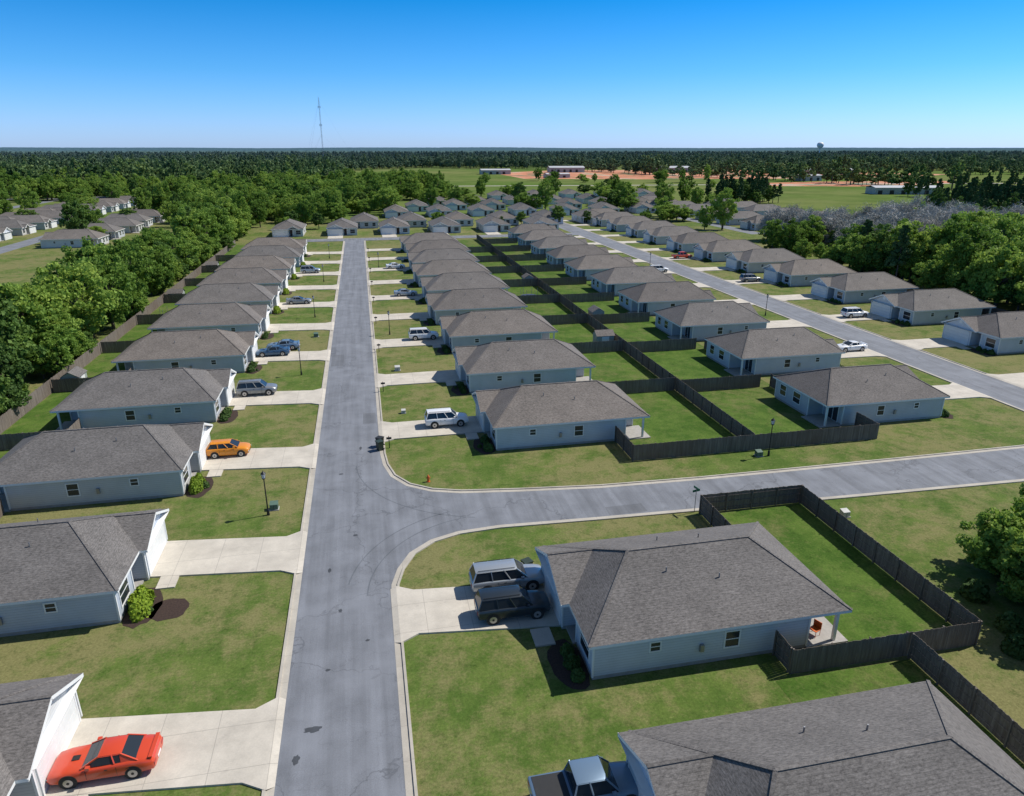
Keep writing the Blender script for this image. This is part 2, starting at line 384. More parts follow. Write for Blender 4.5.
    gl.box(14.6,14.63,1.2,3.0,.25,2.25,M['glass']); tr.box(14.6,14.66,1.1,1.2,.2,2.35,T); tr.box(14.6,14.66,3.0,3.1,.2,2.35,T); tr.box(14.6,14.66,2.07,2.13,.25,2.3,T)
    dr.box(1.84,1.9,4.05,4.95,.2,2.2,M['door']); tr.box(1.86,1.9,3.93,4.05,.2,2.3,T); tr.box(1.86,1.9,4.95,5.07,.2,2.3,T)
    for k in range(4):
        gd.box(-.15,-.1,5.75,10.45,.12+k*.53,.12+k*.53+.5,M['garage'])
    tr.box(-.17,-.1,5.62,5.75,.1,2.35,T); tr.box(-.17,-.1,10.45,10.58,.1,2.35,T); tr.box(-.17,-.1,5.62,10.58,2.25,2.4,T)
    tr.box(16.6,16.8,.5,.7,0,2.56,T); tr.box(.5,.65,3.85,4.0,0,2.56,T)
    wl.box(14.6,17.6,.3,3.9,-.05,.11,M['found']); wl.box(.2,1.9,3.7,5.3,-.05,.14,M['found'])
    for x,y in ((7.5,8.2),(10.2,7.4),(6.3,3.9),(9.6,3.1)):
        zz=ez+min(y,W-y)*sl; rf.beam((x,y,zz-.1),(x,y,zz+.33),.045,.045,M['metal'],6)
    if var==2:
        for x in (6.2,9.6): rf.box(x-.2,x+.2,6.3,6.65,rz-.42,rz-.2,M['vent'])
    wl.box(11.2,12.0,11.0,11.8,-.02,.85,M['metal'])
    wl.box(7.2,7.45,.22,.398,1.0,1.5,M['metal'])
    return [('walls',wl.mesh('house_walls',sx)),('roof',rf.mesh('house_roof',sx)),('trim',tr.mesh('house_trim',sx)),('windows',gl.mesh('house_windows',sx)),('garage_door',gd.mesh('house_garage_door',sx)),('front_door',dr.mesh('house_front_door',sx))]
HM={(s,v):house_meshes(s,v) for s in (1,-1) for v in (0,1,2)}
def house(x,y,face,var=None,rz=0,sx=1):
    if var is None: var=R.choice([0,0,1,2])
    e=bpy.data.objects.new('suburban_house',None); e.location=(x,y,0); e.rotation_euler=(0,0,rz); e.scale=(sx,1,1); col.objects.link(e)
    for nme,me in HM[(face,var)]: obj(nme,me,parent=e)
    return e
def driveway(xc,xh,yc0,yc1,yh0,yh1,ydoor=None,doorx=None):
    g=MB(); z=.115; d=1 if xh>xc else -1
    a=xc+d*1.2
    top=[(xc,yc0-.7),(a,yc0),(xh,yh0),(xh,yh1),(a,yc1),(xc,yc1+.7)]
    g.poly([(x,y,z) for x,y in top],M['conc'])
    for i in range(len(top)-1):
        p,q=top[i],top[(i+1)%len(top)]
        g.poly([(*p,-.01),(*q,-.01),(*q,z),(*p,z)],M['conc'])
    g.poly([(xc,yc0-.7,z),(xc,yc1+.7,z),(xc-d*.42,yc1+.5,.018),(xc-d*.42,yc0-.5,.018)],M['conc'])
    if doorx is not None:
        x0,x1=sorted((doorx,doorx-d*1.3))
        g.box(x0,x1,ydoor,yh0-.002,-.01,.1,M['conc'])
    obj('driveway',g.mesh('driveway'))
def leafmesh(name,c,size,shade,mat,rs,extra,nrm=None,aspect=1.0):
    n=len(c)
    a=rs.normal(size=(n,3))
    if nrm is not None: a=a*.55+nrm
    a/=np.linalg.norm(a,axis=1)[:,None]
    b=rs.normal(size=(n,3)); u=np.cross(a,b); u/=np.linalg.norm(u,axis=1)[:,None]; v=np.cross(a,u)
    u*=size[:,None]*.5; v*=size[:,None]*.5*aspect
    V=np.stack([c-u-v,c+u-v*.6,c+u*.8+v,c-u*.7+v*.9],1).reshape(-1,3)
    mb=extra if isinstance(extra,MB) else MB()
    nv0=len(mb.v); nf0=len(mb.f)
    allv=np.vstack([np.array(mb.v).reshape(-1,3),V]) if nv0 else V
    faces=[tuple(f) for f in mb.f]+[tuple(r) for r in (np.arange(n*4).reshape(n,4)+nv0).tolist()]
    me=bpy.data.meshes.new(name); me.from_pydata(allv.tolist(),[],faces)
    mats=list(mb.mats)+[mat]
    for mt in mats: me.materials.append(mt)
    me.polygons.foreach_set('material_index',list(mb.m)+[len(mats)-1]*n)
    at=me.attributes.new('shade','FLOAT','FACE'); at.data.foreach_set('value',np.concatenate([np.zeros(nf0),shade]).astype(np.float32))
    me.update(); return me
def shrubmesh(name,mat,rx,ry,rz_,n,size,seed):
    rs=np.random.RandomState(seed)
    d=rs.normal(size=(n,3)); d/=np.linalg.norm(d,axis=1)[:,None]; d[:,2]=np.abs(d[:,2])
    rad=rs.uniform(.72,1.0,n)*(1+.14*np.sin(d[:,0]*6+seed)*np.cos(d[:,1]*5)); c=d*rad[:,None]*np.array([rx,ry,rz_])
    return leafmesh(name,c,np.full(n,size)*rs.uniform(.6,1.3,n),rs.uniform(0,1,n),mat,rs,[],nrm=d)
SH=[shrubmesh('shrub_mesh',M['shrub'],.5,.5,.75,700,.14,i) for i in range(3)]
HG=[shrubmesh('hedge_mesh',M['hedge'],.75,1.8,1.25,2800,.16,5+i) for i in range(2)]
def bed(x,y,rx,ry):
    blob('mulch_bed',x,y,rx,ry,.016,M['mulch'],20,.08)
def frontscape(fx,d,y0,hed):
    bed(fx+d*1.0,y0+2.0,1.2,2.3)
    if hed: obj('hedge',R.choice(HG),(fx+d*.9,y0+1.9,0),R.uniform(-.1,.1),sc=R.uniform(.9,1.05))
    else:
        for k in range(3): obj('shrub',R.choice(SH),(fx+d*.8,y0+.7+k*1.15,0),R.uniform(0,6),sc=R.uniform(.7,1.15))
    if R.random()<.7: obj('shrub',R.choice(SH),(fx+d*1.6,y0+1.0+R.random()*2,0),R.uniform(0,6),sc=R.uniform(.4,.8))

Lc=[12.3,31.2,50.3,68.9,87.7,107,126,145,164,183,202,221]
for i,dc in enumerate(Lc):
    y0=dc-7.0; fx=-14.6+(.0 if i<4 else R.uniform(-.8,.6))
    house(fx,y0,-1,[0,1,0,1,0,0,1,0,1,0,0,1][i])
    driveway(-3.9,fx+.1,dc-2.5,dc+2.5,y0+5.6,y0+10.7,y0+3.9,fx+.9)
    frontscape(fx-.4,1,y0,i in(2,3) or R.random()<.3)
bed(-12.2,44.6,1.3,1.3)
Rc=[22.2,40.8,74,92.7,112,131,149.5,168,187,206,225]
for i,dc in enumerate(Rc):
    y0={0:14.2,1:31.7}.get(i,dc-8.0); fx=13.9 if i<2 else 14.5+(0 if i<4 else R.uniform(-.5,.7))
    house(fx,y0,1,[1,1,0,1,0,1,0,0,1,0,1][i])
    driveway(3.3,fx-.1,dc-2.4,dc+2.5,y0+5.6,y0+10.7,y0+3.9,fx-.9)
    frontscape(fx+.4,-1,y0,False)
for i in range(10):
    y0=64.8+19.1*i; fx=68.2+R.uniform(-.4,.4)
    house(fx,y0,-1,sx=.93)
    driveway(79.5,fx+.1,y0+5.4,y0+10.4,y0+5.6,y0+10.7,y0+3.9,fx+.9); frontscape(fx-.4,1,y0,False)
for i in range(13):
    y0=67+19*i; fx=97+R.uniform(-.6,.6)
    house(fx,y0,1,R.choice([0,1,1,2]))
    driveway(87.3,fx-.1,y0+5.6,y0+10.6,y0+5.6,y0+10.7,y0+3.9,fx-.9); frontscape(fx+.4,-1,y0,False)
for i in range(6):
    x=-32+19*i
    house(x+14,266,1,rz=math.pi/2)
    g=MB(); g.box(x+3.4,x+8.6,257.6,266,-.01,.115,M['conc']); obj('driveway',g.mesh('driveway'))
for i in range(6): house(-2+19*i,306,1,rz=-math.pi/2)
for i in range(7): house(24+20*i,330+R.uniform(-3,3),1,rz=math.pi/2)
for i in range(7): house(36+20*i,364+R.uniform(-3,3),1,rz=math.pi/2)
for i in range(7): house(50+22*i,398+R.uniform(-4,4),1,rz=math.pi/2)
for i in range(5): house(92+24*i,440+R.uniform(-6,6),1,rz=math.pi/2)
for i in range(7): house(150,250+20*i,1)
for i in range(5): house(196,262+20*i,-1)
for i in range(13):
    house(-118,190+20*i,-1); house(-144,186+20*i,1)
    house(-212,240+20*i,-1); house(-236,240+20*i,1)
    if i>1: house(-98+R.uniform(-1,1),210+20*i,1)
for i in range(8): house(-300,300+20*i,-1)
g=MB()
for x in (-108,-160,-180):
    g.poly([(x-3.5,140,.006),(x+3.5,140,.006),(x+3.5,500,.006),(x-3.5,500,.006)],M['road'])
g.poly([(143,240,.006),(149,240,.006),(149,400,.006),(143,400,.006)],M['road'])
g.poly([(-900,515,.02),(-115,500.1,.02),(-115,508,.02),(-900,523,.02)],M['road']); g.poly([(20,610,.02),(1500,455,.02),(1500,463,.02),(20,618,.02)],M['curb']); obj('road',g.mesh('road_far'))

# ------------------------------------------------------------ fences
def fence(p0,p1,h=1.8):
    g=MB(); a=Vector((*p0,0)); b=Vector((*p1,0)); d=b-a; ln=d.length; d.normalize(); nrm=Vector((-d.y,d.x,0)); n=max(1,int(ln/.155)); st=ln/n
    W=M['wood']
    for i in range(n):
        c=a+d*(i+.5)*st; hh=h+R.uniform(-.03,.03); w=st*.46; t=.011
        q=[c-d*w-nrm*t,c+d*w-nrm*t,c+d*w+nrm*t,c-d*w+nrm*t]
        j=len(g.v); g.v+=[(v.x,v.y,.03) for v in q]+[(v.x,v.y,hh) for v in q]
        for f in ((4,5,6,7),(0,1,5,4),(1,2,6,5),(2,3,7,6),(3,0,4,7)): g.f.append(tuple(j+k for k in f)); g.m.append(g.mi(W))
    m=max(1,round(ln/2.4))
    for i in range(m+1):
        c=a+d*ln*i/m+nrm*.075; g.beam((c.x,c.y,0),(c.x,c.y,h+.03),.068,.068,W)
    for zz in (.35,.95,1.5):
        p=a+nrm*.045;q=b+nrm*.045; g.beam((p.x,p.y,zz),(q.x,q.y,zz),.03,.03,W,4,.06)
    obj('wooden_fence',g.mesh('wooden_fence'))
fence((29.8,43.2),(29.8,49.6)); fence((39.4,49.6),(29.8,49.6)); fence((39.4,30.1),(39.4,49.4)); fence((26.2,30.1),(39.2,30.1)); fence((26.2,30.3),(26.2,31.9))
fence((34.3,-10),(34.3,29.9))
fence((28,61.0),(56.2,61.0)); fence((28,61.2),(28,66.2)); fence((56.2,61.2),(56.2,64.6))
fence((41.5,61.2),(41.5,246))
for dc in Rc[3:]: fence((30,dc-11.9),(41.3,dc-11.9))
for i in range(1,10): fence((41.7,60.6+19.1*i),(53,60.6+19.1*i))
for dc in Rc[2:]: fence((28.5,dc+3.2),(28.5,dc+6.2)) 
for i in range(9): fence((54.5,75.6+19.1*i),(54.5,79.6+19.1*i))
fence((-38.3,30),(-38.3,246))
for dc in Lc[2:12]:
    fence((-38.1,dc-10.6),(-29.5,dc-10.6)); fence((-29.5,dc-10.4),(-29.5,dc-7.0))
for i in range(12): fence((109,64+19*i),(118,64+19*i))
fence((118,60),(118,310))
def shed(x,y,rz):
    g=MB(); g.box(-1.4,1.4,-1.1,1.1,0,1.9,M['shed'])
    for s in (-1,1): g.poly([(-1.55,s*1.25,1.85),(1.55,s*1.25,1.85),(1.55,0,2.6),(-1.55,0,2.6)],M['roof'])
    for s in (-1,1): g.poly([(s*1.4,-1.1,1.9),(s*1.4,1.1,1.9),(s*1.4,0,2.5)],M['shed'])
    g.box(-.6,.6,-1.13,-1.1,.1,1.7,M['trim']); obj('garden_shed',g.mesh('garden_shed'),(x,y,0),rz)
for x,y in [(39.4,104),(-36,98),(43.8,121),(-36,155),(39.4,158),(-35.8,193),(115,122)]: shed(x,y,R.choice([0,PI/2]))
def trampoline(x,y):
    g=MB(); g.beam((0,0,.78),(0,0,.82),1.7,1.7,M['tramp'],24); g.beam((0,0,.74),(0,0,.78),1.85,1.85,M['black'],24)
    for k in range(6):
        t=k*math.pi/3; g.beam((1.8*math.cos(t),1.8*math.sin(t),0),(1.8*math.cos(t),1.8*math.sin(t),2.3),.035,.035,M['metal'],6)
    obj('trampoline',g.mesh('trampoline'),(x,y,0))
for x,y in [(36,142),(-33,137)]: trampoline(x,y)

# ------------------------------------------------------------ vehicles
def wheel(g,x,y,r,side):
    for rr,y0,y1,mt in ((r,.0,.22,M['tire']),(r*.64,.20,.235,M['rim']),(r*.2,.22,.25,M['dark'])):
        g.beam((x,y-side*(.22-y0),r),(x,y-side*(.22-y1),r),rr,rr,mt,18)
def vehicle(name,kind,mat,x,y,rz,sl=1):
    g=MB(); bd=MB()
    if kind=='coupe':
        Lh,W=2.48,.95
        st=[(-2.48,.80,.38,.78,.88),(-2.38,.90,.28,.90,1.0),(-1.9,.95,.24,.97,1.06),(-1.3,.96,.2,.98,1.06),(0,.94,.2,.93,1.0),(1.0,.95,.2,.90,.98),(1.8,.95,.22,.84,.92),(2.3,.91,.25,.74,.82),(2.48,.8,.33,.6,.68)]
        gh=(-1.75,.85,1.0,.81,-.95,.05,1.40,.62); ax=(-1.45,1.5); wr=.36
    elif kind=='hatch':
        Lh,W=2.1,.88
        st=[(-2.1,.76,.4,.9,1.0),(-2.0,.86,.3,.98,1.06),(-1.2,.88,.22,1.0,1.06),(0,.88,.22,.98,1.04),(.9,.88,.22,.96,1.04),(1.6,.86,.24,.88,.96),(2.0,.8,.28,.75,.84),(2.1,.7,.36,.6,.7)]
        gh=(-1.95,1.05,1.03,.78,-1.6,.25,1.5,.6); ax=(-1.25,1.3); wr=.33
    elif kind=='suv':
        Lh,W=2.45,.98
        st=[(-2.45,.84,.5,.95,1.08),(-2.36,.94,.36,1.08,1.16),(-1.4,.98,.3,1.1,1.16),(0,.98,.3,1.08,1.14),(1.1,.98,.3,1.06,1.14),(1.9,.95,.32,1.0,1.08),(2.32,.9,.36,.9,.98),(2.45,.8,.45,.75,.84)]
        gh=(-2.38,1.2,1.12,.87,-2.12,.5,1.78,.68); ax=(-1.45,1.5); wr=.39
    else:
        Lh,W=2.85,.99
        st=[(-2.85,.93,.5,1.0,1.08),(-2.8,.97,.42,1.06,1.12),(-1.0,.98,.38,1.08,1.12),(.3,.98,.36,1.08,1.14),(1.3,.98,.36,1.06,1.16),(2.2,.96,.38,1.0,1.1),(2.7,.9,.42,.92,1.0),(2.85,.82,.5,.8,.9)]
        gh=(-.95,1.4,1.12,.87,-.75,.7,1.85,.70); ax=(-1.75,1.85); wr=.42
    rings=[]
    for (sx,w,zb,zs,zt) in st:
        half=[(w*.86,zb),(w,zb+.14),(w*1.0,(zb+zs)/2),(w*.985,zs-.06),(w*.93,zs),(w*.8,zt-.01),(w*.4,zt)]
        ring=[(sx,yy,zz) for yy,zz in half]+[(sx,-yy,zz) for yy,zz in reversed(half)]
        rings.append(ring)
    bd.loft(rings,mat)
    bx0,bx1,bz,bw,tx0,tx1,tz,tw=gh
    b4=[(bx0,-bw,bz),(bx1,-bw,bz),(bx1,bw,bz),(bx0,bw,bz)]; t4=[(tx0,-tw,tz),(tx1,-tw,tz),(tx1,tw,tz),(tx0,tw,tz)]
    for k in range(4): g.poly([b4[k],b4[(k+1)%4],t4[(k+1)%4],t4[k]],M['glass'])
    e=.03; rl=[]
    for X,ins in ((tx0-.05,0),(tx0+.12,1),(tx1-.12,1),(tx1+.05,0)):
        zz=tz+(.045 if ins else 0)
        rl.append([(X,-tw-e,tz-.03),(X,-tw*.85,zz),(X,tw*.85,zz),(X,tw+e,tz-.03)])
    bd.loft(rl,mat)
    def lerp(a,b,t): return tuple(a[i]+(b[i]-a[i])*t for i in range(3))
    for k in range(4): bd.beam(b4[k],t4[k],.05,.045,mat)
    for s in ((0,1),(3,2)):
        for t in ((.42,) if kind in('coupe','pickup') else (.36,.68)):
            bd.beam(lerp(b4[s[0]],b4[s[1]],t),lerp(t4[s[0]],t4[s[1]],t),.045,.04,mat)
    if kind=='coupe':
        for sy,s in ((-1,(0,1)),(1,(3,2))):
            q=[b4[s[0]],lerp(b4[s[0]],b4[s[1]],.30),lerp(t4[s[0]],t4[s[1]],.05),t4[s[0]]]
            bd.poly([(a,b_+sy*.012,c_) for a,b_,c_ in q],mat)
        bd.box(-2.42,-2.22,-.8,.8,1.04,1.09,mat)
        g.box(1.15,1.5,-.16,.16,.965,.99,M['dark'])
    if kind=='pickup': g.box(-2.7,-1.08,-.78,.78,1.10,1.135,M['dark'])
    if kind=='suv':
        for s in (-1,1): g.beam((tx0+.1,s*(tw-.08),tz+.09),(tx1-.1,s*(tw-.08),tz+.09),.02,.02,M['dark'])
    for X in ax:
        for s in (-1,1):
            g.beam((X,s*(W-.3),wr+.02),(X,s*(W+.004),wr+.02),wr+.07,wr+.07,M['dark'],20)
            wheel(g,X,s*(W+.02),wr,s)
    f=st[-1]; r=st[0]
    for s in (-1,1):
        g.box(Lh-.13,Lh-.0,s*.62-.17,s*.62+.17,f[3]-.14,f[3]+.0,M['headl'])
        g.box(-Lh-.01,-Lh+.12,s*.66-.16,s*.66+.16,r[3]-.2,r[3]-.04,M['redl'])
        y0,y1=sorted((s*(bw+.04),s*(bw+.22))); bd.box(bx1-.45,bx1-.25,y0,y1,bz+.02,bz+.16,mat)
        y0,y1=sorted((s*(W-.02),s*(W+.006))); g.box(-.35,-.2,y0,y1,bz-.22,bz-.18,M['dark'])
        for X in (-.75,.65):
            g.box(X,X+.015,*sorted((s*(W-.03),s*(W+.003))),.4,bz-.12,M['dark'])
    g.box(Lh-.06,Lh+.015,-.42,.42,f[2]+.05,f[3]-.12,M['dark']); g.box(-Lh-.02,-Lh+.05,-.25,.25,r[2]+.08,r[2]+.2,M['trim'])
    e=bpy.data.objects.new(name,None); e.location=(x,y,.117); e.rotation_euler=(0,0,rz); e.scale=(sl,1,1); col.objects.link(e)
    obj('body',bd.mesh('car_body',1,40),parent=e); obj('glass_wheels_lights',g.mesh('car_parts',1,40),parent=e)
    return e
red=paint('orange_red_paint',(.62,.065,.022),0); sil=paint('silver_paint',(.42,.45,.47),.5); blk=paint('dark_paint',(.025,.035,.045),.3); wht=paint('white_paint',(.78,.78,.77),0)
blu=paint('blue_paint',(.06,.12,.2),.3); yel=paint('orange_paint',(.68,.24,.01),0); gry=paint('grey_paint',(.28,.29,.29),.4); lbl=paint('pale_blue_paint',(.17,.25,.34),.3)
vehicle('muscle_car','coupe',red,-11.9,31.0,PI)
vehicle('small_suv','hatch',yel,-12.4,70.9,0)
vehicle('suv','suv',gry,-12.0,90.2,0)
vehicle('sedan_car','coupe',blu,-12.0,108.6,PI); vehicle('sedan_car','coupe',lbl,-10.8,111.9,PI)
vehicle('sedan_car','coupe',gry,-11,147,0); vehicle('suv','suv',sil,-11,185,0)
vehicle('suv','suv',wht,10.6,74.6,0)
vehicle('suv','suv',sil,11.2,42.4,0,1.1)
vehicle('suv','suv',blk,10.9,39.2,0,1.02)
vehicle('pickup_truck','pickup',lbl,11.5,24.3,0,.97)
vehicle('suv','suv',wht,11.4,113.6,0); vehicle('sedan_car','coupe',sil,10.8,150.8,0); vehicle('sedan_car','coupe',wht,10.5,188,0)
vehicle('sedan_car','coupe',wht,76.2,92.9,PI); vehicle('suv','suv',wht,92.0,113.2,0); vehicle('suv','suv',gry,92,151,0); vehicle('suv','suv',wht,76,168,0); vehicle('pickup_truck','pickup',red,92,189,0)

# ------------------------------------------------------------ street furniture
def lamp(x,y):
    g=MB(); k=M['black']
    g.beam((0,0,0),(0,0,.5),.13,.10,k,10); g.beam((0,0,.5),(0,0,.6),.12,.07,k,10); g.beam((0,0,.6),(0,0,3.45),.062,.045,k,10)
    g.beam((0,0,3.45),(0,0,3.55),.12,.16,k,8); g.beam((0,0,3.55),(0,0,3.95),.13,.19,M['headl'],6)
    for i in range(6):
        t=2*PI*(i+.5)/6; g.beam((.14*math.cos(t),.14*math.sin(t),3.53),(.2*math.cos(t),.2*math.sin(t),3.96),.015,.015,k)
    g.beam((0,0,3.95),(0,0,4.15),.24,.05,k,8); g.beam((0,0,4.15),(0,0,4.28),.03,.01,k,6)
    obj('street_lamp',g.mesh('street_lamp'),(x,y,0))
for x,y in [(-7,57),(-7.1,97.7),(-7.2,134),(-7.2,172),(-7.2,210),(42.2,59.4),(76.5,118),(76.5,175),(90,150),(6,118),(6.2,190)]: lamp(x,y)
def utilbox(x,y,mat,s=1):
    g=MB(); g.box(-.55,.55,-.5,.5,0,.1,M['found']); g.box(-.45,.45,-.4,.4,.1,.75,mat)
    g.poly([(-.47,-.42,.75),(.47,-.42,.75),(.47,.42,.9),(-.47,.42,.9)],mat); g.box(-.47,.47,.40,.42,.75,.895,mat); g.box(-.02,.02,-.42,-.4,.15,.7,M['dark'])
    obj('transformer_box',g.mesh('transformer_box'),(x,y,0),sc=s)
utilbox(-6.6,58.0,M['boxgreen'],.75); utilbox(41.8,46.6,M['boxgrey'],.7); utilbox(41.2,59.6,M['boxgreen'],.7); utilbox(6.2,97,M['boxgrey'],.8); utilbox(-6.2,119,M['boxgreen'],.8); utilbox(6.0,79.6,M['boxgrey'],.55)
def mailbox(x,y,d):
    g=MB(); g.beam((0,0,0),(0,0,1.05),.06,.06,M['black']); g.box(-.27,.27,-.09,.09,1.05,1.17,M['black'])
    rs=[[(X,.09*math.cos(t),1.17+.09*math.sin(t)) for t in np.linspace(0,PI,8)] for X in (-.27,.27)]; g.loft(rs,M['black']); g.box(-.05,.02,.1,.12,1.15,1.35,M['redl'])
    obj('mailbox',g.mesh('mailbox'),(x,y,0))
for dc in Rc[2:]: mailbox(3.9,dc-4.6,1)
def bin_(x,y,mat):
    g=MB(); g.loft([[(-.25,-.27,0),(.25,-.27,0),(.25,.27,0),(-.25,.27,0)],[(-.31,-.34,.98),(.31,-.34,.98),(.31,.34,.98),(-.31,.34,.98)]],mat)
    g.box(-.34,.36,-.36,.36,.98,1.06,mat)
    for s in (-1,1): g.beam((-.26,s*.3,.12),(-.26,s*.34,.12),.12,.12,M['dark'],12)
    obj('wheelie_bin',g.mesh('wheelie_bin'),(x,y,0),R.uniform(0,6))
bin_(2.9,69.1,M['bin']); bin_(2.95,70.1,M['dark']); bin_(-15.5,55.2,M['bin']); bin_(13.0,43.9,M['bin'])
g=MB(); g.beam((0,0,0),(0,0,2.3),.03,.03,M['metal'],8); g.box(-.38,.38,-.01,.01,2.0,2.22,M['signgreen']); g.box(-.01,.01,-.38,.38,2.24,2.44,M['signgreen']); obj('street_sign',g.mesh('street_sign'),(29.4,49.9,0),.2)
g=MB(); g.beam((0,0,0),(0,0,.55),.12,.11,M['orange'],10); g.beam((0,0,.55),(0,0,.72),.13,.04,M['orange'],10); g.beam((-.2,0,.42),(.2,0,.42),.06,.06,M['orange'],8); g.beam((0,0,0),(0,0,.06),.18,.18,M['orange'],10); obj('fire_hydrant',g.mesh('fire_hydrant'),(7.2,60.6,0))
g=MB()
for a in (-.25,.25):
    for b in (-.25,.25): g.beam((a,b,0),(a,b,.45),.02,.02,M['orange'])
g.box(-.28,.28,-.28,.28,.43,.47,M['orange']); g.box(.25,.29,-.28,.28,.47,.95,M['orange']); obj('patio_chair',g.mesh('patio_chair'),(29.7,33.0,.11),.4)

# ------------------------------------------------------------ trees
def tree_mesh(name,h,r,ncl,nl,size,mat,seed,kind='oak'):
    rs=np.random.RandomState(seed); g=MB(); bk=M['bark']
    top=h*.62
    lean=rs.uniform(-.03,.03,2)*h
    if kind=='bush': cz,vz,zmin=.50,.46,.06
    else: cz,vz,zmin=.56,.40,.12
    if kind!='pine':
        g.beam((0,0,-.1),(lean[0]*.5,lean[1]*.5,h*.28),h*.026,h*.019,bk,7); g.beam((lean[0]*.5,lean[1]*.5,h*.28),(lean[0],lean[1],top),h*.019,h*.008,bk,6)
    else: g.beam((0,0,-.1),(0,0,h*.95),h*.018,h*.004,bk,6)
    C=[];S=[];Z=[]; NR=[]
    base=np.array([lean[0],lean[1],0])
    k1,k2=rs.randint(2,5),rs.randint(2,4); ph=rs.uniform(0,6)
    for i in range(ncl):
        if kind=='pine':
            t=rs.uniform(.32,1.0); ang=rs.uniform(0,2*PI); rad=r*(1.08-t)**.7*rs.uniform(.3,1.0)*1.2
            cc=np.array([math.cos(ang)*rad,math.sin(ang)*rad,h*t]); cr=r*.30*(1.25-t)
        else:
            d=rs.normal(size=3); d/=np.linalg.norm(d); rad=rs.uniform(.45,1.0)**.6
            an=math.atan2(d[1],d[0])
            lob=1+.24*math.sin(k1*an+seed)+.16*math.sin(k2*d[2]*3+ph)+rs.uniform(-.18,.18)
            vert=1+.2*math.sin(2*an+ph)+rs.uniform(-.18,.12)
            cc=base+np.array([d[0]*r*rad*lob*.9,d[1]*r*rad*lob*.9,h*cz+d[2]*h*vz*rad*vert]); cr=r*rs.uniform(.12,.28)
            if cc[2]<h*zmin: cc[2]=h*(zmin+.02)
        if (i%3==0 or kind=='bare') and kind!='pine':
            g.beam((base[0]*.6,base[1]*.6,h*rs.uniform(.22,.5)),tuple(cc),h*.007,h*.002,M['twig'] if kind=='bare' else bk,3)
        if kind=='bare':
            n=nl
            st=cc+rs.normal(size=(n,3))*cr*.6; C.append(st); S.append(np.full(n,size)); Z.append(rs.uniform(0,1,n)); continue
        q=rs.normal(size=(nl,3)); q/=np.linalg.norm(q,axis=1)[:,None]; q*=(rs.uniform(.2,1,nl)**.5)[:,None]
        if kind=='pine': q[:,2]*=.5
        else: q[:,2]*=.75
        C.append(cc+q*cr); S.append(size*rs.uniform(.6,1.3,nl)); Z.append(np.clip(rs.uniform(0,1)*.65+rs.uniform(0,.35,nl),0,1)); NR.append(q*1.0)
    C=np.vstack(C);S=np.concatenate(S);Z=np.concatenate(Z)
    if kind=='bare':
        return leafmesh(name,C,S,Z,mat,rs,g,aspect=.05)
    return leafmesh(name,C,S,Z,mat,rs,g,nrm=np.vstack(NR))
oaks=[tree_mesh('oak_tree_mesh',11+i*.6,4.4+.4*(i%4),125,72,.36,M['leaf'],20+i) for i in range(7)]
bushes=[tree_mesh('bushy_tree_mesh',7.5,3.4,110,90,.28,M['leaf' if i else 'leafdark'],120+i,'bush') for i in range(3)]
darks=[tree_mesh('dark_tree_mesh',12,4.4,100,75,.40,M['leafdark'],40+i) for i in range(2)]
bares=[tree_mesh('bare_tree_mesh',10,4.4,130,30,1.5,M['twig'],60+i,'bare') for i in range(3)]
pines=[tree_mesh('pine_tree_mesh',16,3.4,80,45,.6,M['pine'],70+i,'pine') for i in range(2)]
def tree(name,ms,x,y,s=1,zs=None):
    k=R.uniform(.85,1.2)
    return obj(name,R.choice(ms),(x,y,0),R.uniform(0,6.28),sc=(s*k,s/k**.5,zs or s*R.uniform(.85,1.1)))
y=85
while y<268:
    for xx in (-42.6,-48.0):
        big=R.random()
        s=R.uniform(.85,1.08) if big<.4 else R.uniform(.48,.78)
        tree('oak_tree',oaks+darks,xx+R.uniform(-2,2),y+R.uniform(-3,3),s)
        if R.random()<.7: tree('bushy_tree',bushes,xx+R.uniform(-1,4),y+R.uniform(-3,3),R.uniform(.45,.85))
    y+=5.4
for x,y,s in [(-54,92,1.0),(-56,101,1.1),(-58,110,1.05),(-54,120,.9),(-61,96,1.0)]: tree('oak_tree',oaks,x,y,s)
for x,y,s in [(47.4,36.6,.8),(46.8,33.4,.85),(46.2,30.0,.85),(46.2,26.8,.85),(46.0,23.6,.85),(45.2,20.5,.7),(50.4,36.0,1.0),(50.0,31.5,1.1),(49.5,27.5,1.05),(50,23,1.05),(55,33,1.2),(57,39,1.1),(54,28,1.1)]: tree('bushy_tree',bushes,x,y,s)
for x,y in [(41.5,27),(41.8,24.5),(42.8,31),(41.3,29),(43.4,34.5)]: obj('shrub',R.choice(SH),(x,y,0),R.uniform(0,6),sc=R.uniform(1.2,2.2))
for i in range(150):
    x=R.uniform(121,190); y=R.uniform(90,160)
    if R.random()<.9: tree('oak_tree',oaks*2+darks,x,y,R.uniform(.6,1.1))
    else: tree('pine_tree',pines,x,y,R.uniform(.6,.85))
for i in range(40): tree('oak_tree',oaks+darks,R.uniform(121,150),R.uniform(150,200),R.uniform(.4,.8))
for i in range(40): tree('oak_tree',oaks+darks,R.uniform(190,240),R.uniform(150,215),R.uniform(.6,1.0))
for x,y in [(122,112),(123,104),(127,98),(124,122),(130,108),(133,100),(128,128),(122,93),(131,118)]: tree('oak_tree',oaks,x,y,R.uniform(.95,1.2))
for i in range(130): tree('bare_tree',bares,R.uniform(138,215),R.uniform(158,225),R.uniform(.95,1.3))
for i in range(16): tree('oak_tree',oaks+darks,R.uniform(-36,140),R.uniform(288,293),R.uniform(.35,.7))

